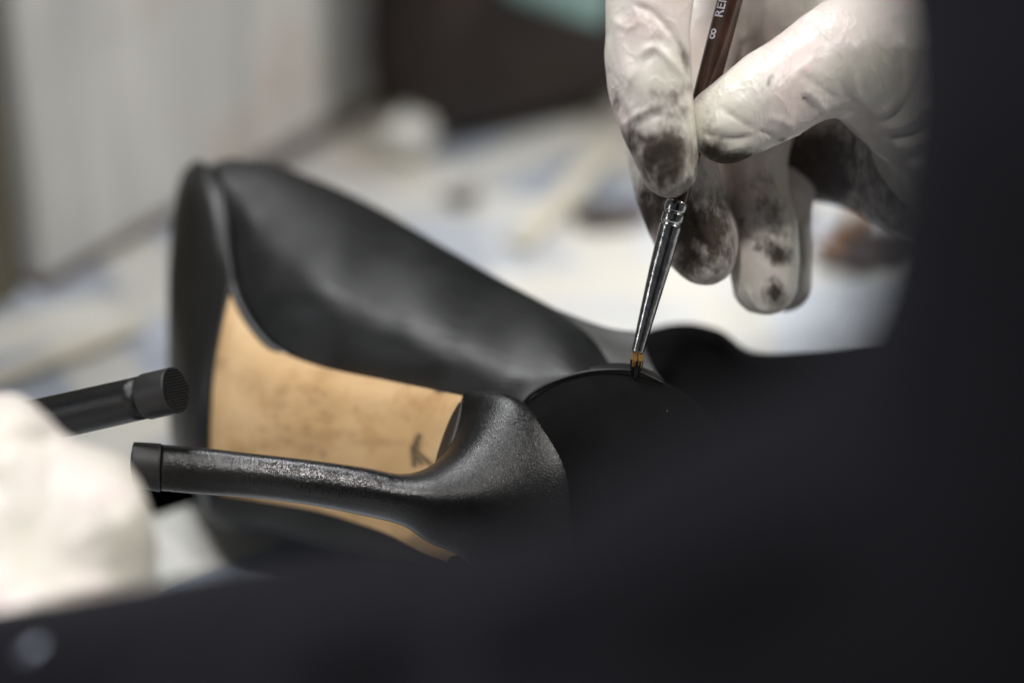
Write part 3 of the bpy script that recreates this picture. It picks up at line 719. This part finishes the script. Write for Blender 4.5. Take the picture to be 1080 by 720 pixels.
# ================================================================== BRUSH
BR = empty('paint_brush', P(700, 260, .553), 'thin brown wooden brush with steel ferrule and amber bristles, pinched above the shoe', 'brush')
def bp(y, d0=.5530): return (770-(y)*.2632, y, d0-.00000*y)
def bt(y, r): 
    x, y_, d = bp(y); return (x, y_, d, r)
tube('handle', [bt(-420, .0012), bt(-300, .0022), bt(-150, .0027), bt(-60, .0029), bt(0, .0029), bt(60, .00285), bt(120, .0027), bt(180, .0025), bt(216, .0023)], M['handle'], BR, 32, 10)
tube('ferrule', [bt(212, .00245), bt(215, .00262), bt(222, .0026), bt(224, .00235), bt(226, .0026), bt(233, .00258), bt(236, .0023), bt(238.5, .00258), bt(245, .00255), bt(280, .00235), bt(320, .00195), bt(350, .0016), bt(366, .00142), bt(371, .00140)], M['ferrule'], BR, 40, 8)
# bristles: many separate hairs, upper half amber, lower half soaked
bx, by, bd_ = bp(371)
C0, C1 = PC(*bp(369)), PC(669.5, 400, .5545)
tdir = (C1-C0); Lb = np.linalg.norm(tdir); tdir /= Lb
uu = np.cross(tdir, (0, 0, 1)); uu /= np.linalg.norm(uu); vv = np.cross(tdir, uu)
def hairs(name, n, t0, t1, spread, rad, material, seed):
    rr = random.Random(seed); vs, fs = [], []
    for k in range(n):
        a = rr.random()*2*math.pi; r = math.sqrt(rr.random())*.00115; off = r*(math.cos(a)*uu+math.sin(a)*vv)
        tt = t1*(.8+.35*rr.random()); base = len(vs)
        for s in range(5):
            t = t0+(tt-t0)*s/4; tau = t
            wdn = 1+spread*math.sin(min(1, tau*1.6)*math.pi*.5)-.85*tau*tau
            c = C0+tdir*Lb*t+off*wdn+.00012*math.sin(5*tau+k)*uu
            rr_ = rad*(1-.6*s/4)
            for q in range(4):
                b_ = q*math.pi/2; vs.append(c+rr_*(math.cos(b_)*uu+math.sin(b_)*vv))
        for s in range(4):
            for q in range(4): fs.append((base+s*4+q, base+s*4+(q+1) % 4, base+s*4+4+(q+1) % 4, base+s*4+4+q))
    return mesh(name, cam2world(np.array(vs)), fs, material, BR)
hairs('bristles', 90, -.05, .52, .32, .00013, M['bristle'], 1)
hairs('wet_bristles', 110, .34, 1.0, .30, .00016, M['bristle_wet'], 2)
# printing on the handle, wrapped on the wood
def print_text(txt, ycen, size, rot, side):
    cu = bpy.data.curves.new('lettering', 'FONT'); cu.body = txt; cu.size = size; cu.align_x = 'CENTER'; cu.align_y = 'CENTER'
    cu.offset = size*.012
    o = bpy.data.objects.new('lettering', cu); COL.objects.link(o)
    dg = bpy.context.evaluated_depsgraph_get(); me = bpy.data.meshes.new_from_object(o.evaluated_get(dg)); bpy.data.objects.remove(o)
    bm = bmesh.new(); bm.from_mesh(me); bmesh.ops.triangulate(bm, faces=bm.faces)
    bmesh.ops.subdivide_edges(bm, edges=[e for e in bm.edges if e.calc_length() > size*.15], cuts=2)
    c = PC(*bp(ycen)); up = PC(*bp(ycen-40))-c; up /= np.linalg.norm(up)
    right = np.cross(up, (0, 0, 1)); right /= np.linalg.norm(right); out = np.cross(right, up)
    if out[2] < 0: out = -out
    cr, sr = math.cos(rot), math.sin(rot)
    for v_ in bm.verts:
        a = v_.co.x*cr-v_.co.y*sr; b_ = v_.co.x*sr+v_.co.y*cr
        th = a/.0029+side
        q = c+up*b_+(math.sin(th)*right+math.cos(th)*out)*.00298
        w_ = CM @ Vector(q); v_.co = w_
    bm.to_mesh(me); bm.free(); me.name = 'lettering'
    o = link('lettering', me, M['print'], BR, smooth=False)
print_text('8', 40, .0034, 0, -.72)
print_text('REN', 9, .0031, math.pi/2, -.62)

# ================================================================== PERSON
PE = empty('person', P(1000, 800, .33), 'person in dark sweater and off-white latex gloves holding heels and a thin brush', 'person')
# --- brush hand
def shell(chains, strokes=(), dirt_shade=(), h=.0006, k=.004, lump=(.35, 160), seed=0, rel=2, ridge=.2):
    V, Q = sdf_shell(chains, h, k); V = relax(V, Q, rel)
    V = lumps(V, Q, lump[0], lump[1], seed)
    V = lumps(V, Q, lump[0]*1.2, lump[1]*.4, seed+9)
    if ridge:
        Nn = vnormals(V, Q); h_ = np.zeros(len(V))
        for i, v in enumerate(V):
            p = Vector(v)*75+Vector((seed*3.1, 0, 0)); p = p+noise.noise_vector(p*.8)*.7; p.y *= .8
            h_[i] = (1-abs(noise.noise(p))*3.2)**3 if abs(noise.noise(p)) < .3125 else 0
            p2 = p*2.3+Vector((5, 1, 2)); n2_ = abs(noise.noise(p2)); h_[i] += .15*((1-n2_*4)**3 if n2_ < .25 else 0)
        V = V+Nn*(h_*ridge*.001)[:, None]
    if strokes: V = sculpt(V, Q, strokes)
    return V, Q, dirt_shade
idx = shell([[(830, -150, .575, 12), (730, -110, .556, 11), (688, -50, .546, 10.2), (685, 0, .542, 9.7), (683, 50, .541, 9.5), (687, 95, .540, 9.1), (694, 130, .5395, 8.4), (701, 158, .539, 7.4), (706, 179, .539, 6.2)]],
    strokes=[([(640, 92), (665, 128), (690, 120), (730, 100)], 5, -.5), ([(655, 133), (680, 118), (700, 112)], 4, .6), ([(657, 150), (668, 172), (684, 196)], 3, -.5),
             ([(722, 120), (726, 150), (726, 185), (716, 203)], 2.2, .45), ([(690, 190), (705, 180), (722, 172)], 2.0, .4), ([(672, 60), (690, 50), (712, 70), (728, 90)], 4, .5),
             ([(668, 5), (690, 15), (715, 45), (727, 75)], 3.5, -.5), ([(650, 10), (655, 50), (664, 95)], 6, .5), ([(700, 100), (712, 118), (722, 150)], 2.5, -.4),
             ([(664, 140), (680, 150), (700, 140)], 3, -.35), ([(675, 165), (690, 172), (715, 160)], 2.5, -.35), ([(645, 20), (662, 30), (672, 22), (668, 6)], 2, .3)],
    dirt_shade=[(700, 174, 42, 44, -15, 1.05), (670, 148, 20, 26, 0, .85), (712, 98, 26, 9, -20, .55), (690, 42, 10, 8, 0, .3), (688, 55, 5, 8, 0, .35), (722, 62, 7, 18, -15, .5), (712, 118, 22, 16, 0, .55), (650, 110, 6, 14, 0, .55), (700, 115, 28, 22, 0, .42),
          (684, 132, 14, 12, 0, -.75)], seed=1)
thumb_palm = shell([
    [(766, 131, .5445, 8.9), (800, 110, .545, 10.2), (848, 80, .546, 11.0), (895, 58, .548, 13.3), (950, 58, .552, 16), (1010, 72, .557, 20), (1080, 90, .562, 25), (1200, 110, .57, 28)],
    [(930, 70, .556, 14), (975, 115, .558, 15), (1030, 140, .562, 20)],
    [(800, -20, .598, 19), (838, 90, .604, 23), (870, 116, .602, 22.5), (925, 122, .597, 24), (985, 160, .588, 22), (1060, 180, .582, 24)],
    [(790, -60, .59, 17), (860, -40, .58, 20), (960, 0, .570, 22)]],
    strokes=[([(925, 124), (905, 100), (900, 75), (905, 40)], 3.0, .55), ([(918, 126), (898, 105), (886, 84)], 2.6, -.5), ([(928, 122), (945, 105), (950, 70), (945, 30)], 3.6, .8), ([(934, 126), (952, 112), (965, 80), (975, 40)], 3.2, -.8),
             ([(930, 135), (960, 128), (985, 105)], 4, .9), ([(935, 143), (962, 142), (988, 128)], 3, -1.0), ([(940, 152), (965, 152), (992, 142)], 4, 1.0), ([(950, 160), (972, 165), (995, 158)], 3, -.9), ([(958, 172), (978, 176), (998, 172)], 4, .9), ([(890, 110), (860, 88), (840, 76)], 2.2, -.35),
             ([(862, 118), (852, 106), (846, 102)], 2.2, -.9), ([(874, 122), (860, 104), (848, 96)], 3, .6), ([(822, 150), (812, 142), (800, 138)], 2.0, -.7), ([(838, 138), (826, 128), (808, 124)], 3, .45),
             ([(738, 138), (752, 144), (775, 146), (795, 143)], 2.4, -.8), ([(760, 113), (778, 126), (800, 138)], 1.8, -.45), ([(742, 145), (760, 158), (790, 152)], 2.4, .5), ([(745, 158), (770, 168), (800, 160)], 2.2, -.5), ([(740, 110), (752, 92), (775, 75)], 3, .25),
             ([(800, 40), (770, 58), (752, 68)], 2.6, -.4), ([(795, 10), (792, 30), (775, 48)], 3.5, .9), ([(805, 8), (802, 30), (790, 45)], 3, -.8), ([(760, -10), (764, 15), (758, 38)], 5, .9), ([(750, -5), (748, 25), (750, 40)], 3, -1.0), ([(820, 30), (845, 22), (860, 10)], 2.4, .5)],
    dirt_shade=[(775, 170, 34, 12, -6, 1.0), (800, 170, 14, 8, -20, 1.1), (752, 160, 18, 14, 0, .85), (750, 120, 10, 26, 18, .38), (812, 85, 4, 12, 30, .75), (804, 94, 3, 7, 30, .6), (826, 148, 7, 4, 0, .7), (835, 130, 14, 10, 0, .3), (740, 100, 10, 14, 0, .35),
          (838, 182, 95, 66, 0, 1.15, .572), (930, 190, 70, 50, 30, .75, .572)], h=.0008, k=.008, seed=2)  # last two blobs paint the palm's shade under the thumb, plus some smudging
middle = shell([[(750, -40, .60, 12), (735, 40, .586, 11), (708, 120, .571, 10.6), (712, 180, .5668, 10.2), (726, 228, .566, 9.9), (738, 252, .5655, 9.0), (745, 270, .565, 6.9)]],
    strokes=[([(685, 215), (700, 240), (712, 270)], 3, -.5), ([(735, 255), (748, 270), (762, 280)], 2.5, .6), ([(730, 215), (740, 245), (750, 258)], 3, .5), ([(722, 285), (740, 282), (760, 290)], 2.5, -.5), ([(750, 190), (748, 215), (756, 240)], 3, -.5), ([(672, 205), (690, 200), (706, 206)], 2.5, .5)],
    dirt_shade=[(735, 240, 52, 74, 0, .98), (688, 212, 28, 48, 0, .92), (745, 190, 30, 16, 0, -.35), (738, 262, 7, 16, -30, -.5), (676, 175, 12, 20, 0, -.5)], seed=3)
ringf = shell([[(840, 20, .61, 11), (812, 90, .592, 10.5), (796, 150, .579, 8.6), (797, 200, .576, 8.0), (802, 240, .575, 8.5), (805, 275, .5745, 8.6), (806, 298, .574, 7.7)]],
    strokes=[([(800, 185), (825, 215), (835, 260)], 2.5, .5), ([(775, 230), (790, 250), (800, 255)], 2.5, -.5), ([(785, 300), (798, 322), (812, 328)], 2.5, .5), ([(805, 300), (820, 296), (828, 310)], 2.5, -.7), ([(790, 195), (806, 205), (820, 225)], 2.5, -.5), ([(778, 205), (790, 222), (806, 226)], 2.5, .5)],
    dirt_shade=[(818, 266, 22, 13, 35, .78), (800, 262, 7, 5, 0, .7), (818, 308, 13, 16, -20, .85), (795, 312, 3, 9, -20, .5), (812, 225, 18, 34, -30, .62), (800, 195, 26, 16, 0, .5), (782, 232, 4, 9, 0, .5), (795, 190, 16, 12, 0, .35)], seed=4)
pinky = shell([[(870, 60, .615, 10), (850, 130, .606, 8.6), (834, 190, .595, 7.0), (829, 240, .5925, 6.6), (828, 280, .592, 6.6), (829, 304, .592, 6.1)]],
    strokes=[([(846, 225), (850, 270), (850, 310)], 2.2, .5), ([(850, 215), (842, 250), (846, 290)], 3, -.5)], dirt_shade=[(840, 270, 10, 60, 0, .2)], seed=5)
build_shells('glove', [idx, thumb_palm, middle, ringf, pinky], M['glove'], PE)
# --- near fist holding the heels
fk = lambda x, yt, r: [(x*.75, 625, .474, r*1.15), (x, 565, .466, r*1.08), (x, yt+60, .468, r), (x-6, yt+38, .484, r*.95), (x-12, yt+36, .508, r*.85), (x-14, yt+44, .528, r*.75)]
fist = shell([[(-40, 640, .478, 24), (10, 614, .474, 22), (66, 612, .472, 17)],
    [(-130, 640, .47, 20), (-60, 640, .465, 24), (0, 700, .462, 26), (20, 790, .456, 27)],
    fk(97, 484, 10.2), fk(8, 432, 10.8), fk(-78, 436, 10.8), fk(-160, 462, 10),
    [(-30, 690, .49, 16), (60, 640, .508, 12.5), (90, 600, .52, 10.5), (98, 560, .532, 8.8)]],
    strokes=[([(0, 650), (60, 628), (150, 610)], 8, 1.6), ([(22, 452), (44, 462), (62, 456)], 8, -1.8), ([(40, 560), (52, 520), (58, 480)], 6, -.8)], dirt_shade=[(42, 450, 18, 10, 0, .35)],
    h=.0012, k=.009, lump=(.6, 90), seed=6, ridge=.6)
fist = [fist]
build_shells('glove', fist, M['glove'], PE)
# --- sweater: near arm sweeping along the bottom, shoulder at the right, far forearm
sw1 = shell([
    [(-80, 850, .440, 31), (40, 826, .434, 32), (300, 820, .41, 36), (650, 855, .325, 39.7), (980, 800, .28, 40.7), (1362, 600, .26, 41.3), (1470, 300, .255, 42), (1496, 0, .258, 43.8), (1420, -250, .265, 48)],
    [(980, 800, .28, 40.7), (1212, 655, .27, 33.5), (1468, 300, .255, 41)],
    [(1440, 300, .255, 42), (1800, 500, .25, 66)],
    [(1420, -250, .265, 48), (1900, -100, .25, 80)]],
    strokes=[([(250, 700), (420, 660), (560, 640)], 36, 5), ([(300, 760), (500, 720), (700, 640)], 30, -5), ([(640, 640), (780, 600), (900, 520)], 34, 5), ([(1000, 200), (1040, 350), (1020, 480)], 22, -2.5)],
    h=.0028, k=.03, lump=(1.5, 30), seed=7, ridge=0)
sw2 = shell([[(1090, 88, .563, 30), (1180, 100, .57, 36), (1500, 60, .56, 44), (1900, -100, .52, 52)]], h=.0028, k=.02, lump=(1.2, 40), seed=8, ridge=0)
build_shells('sweater', [sw1, sw2], M['sweater'], PE)
tube('cuff_button', [(45, 704, .4150, .0020), (45, 703, .4140, .0042), (45, 701, .4125, .0044), (45, 699.5, .4112, .0038), (45, 698.5, .4105, .0026), (45, 698, .4102, .0003)], M['stud'], PE, 24, 4)
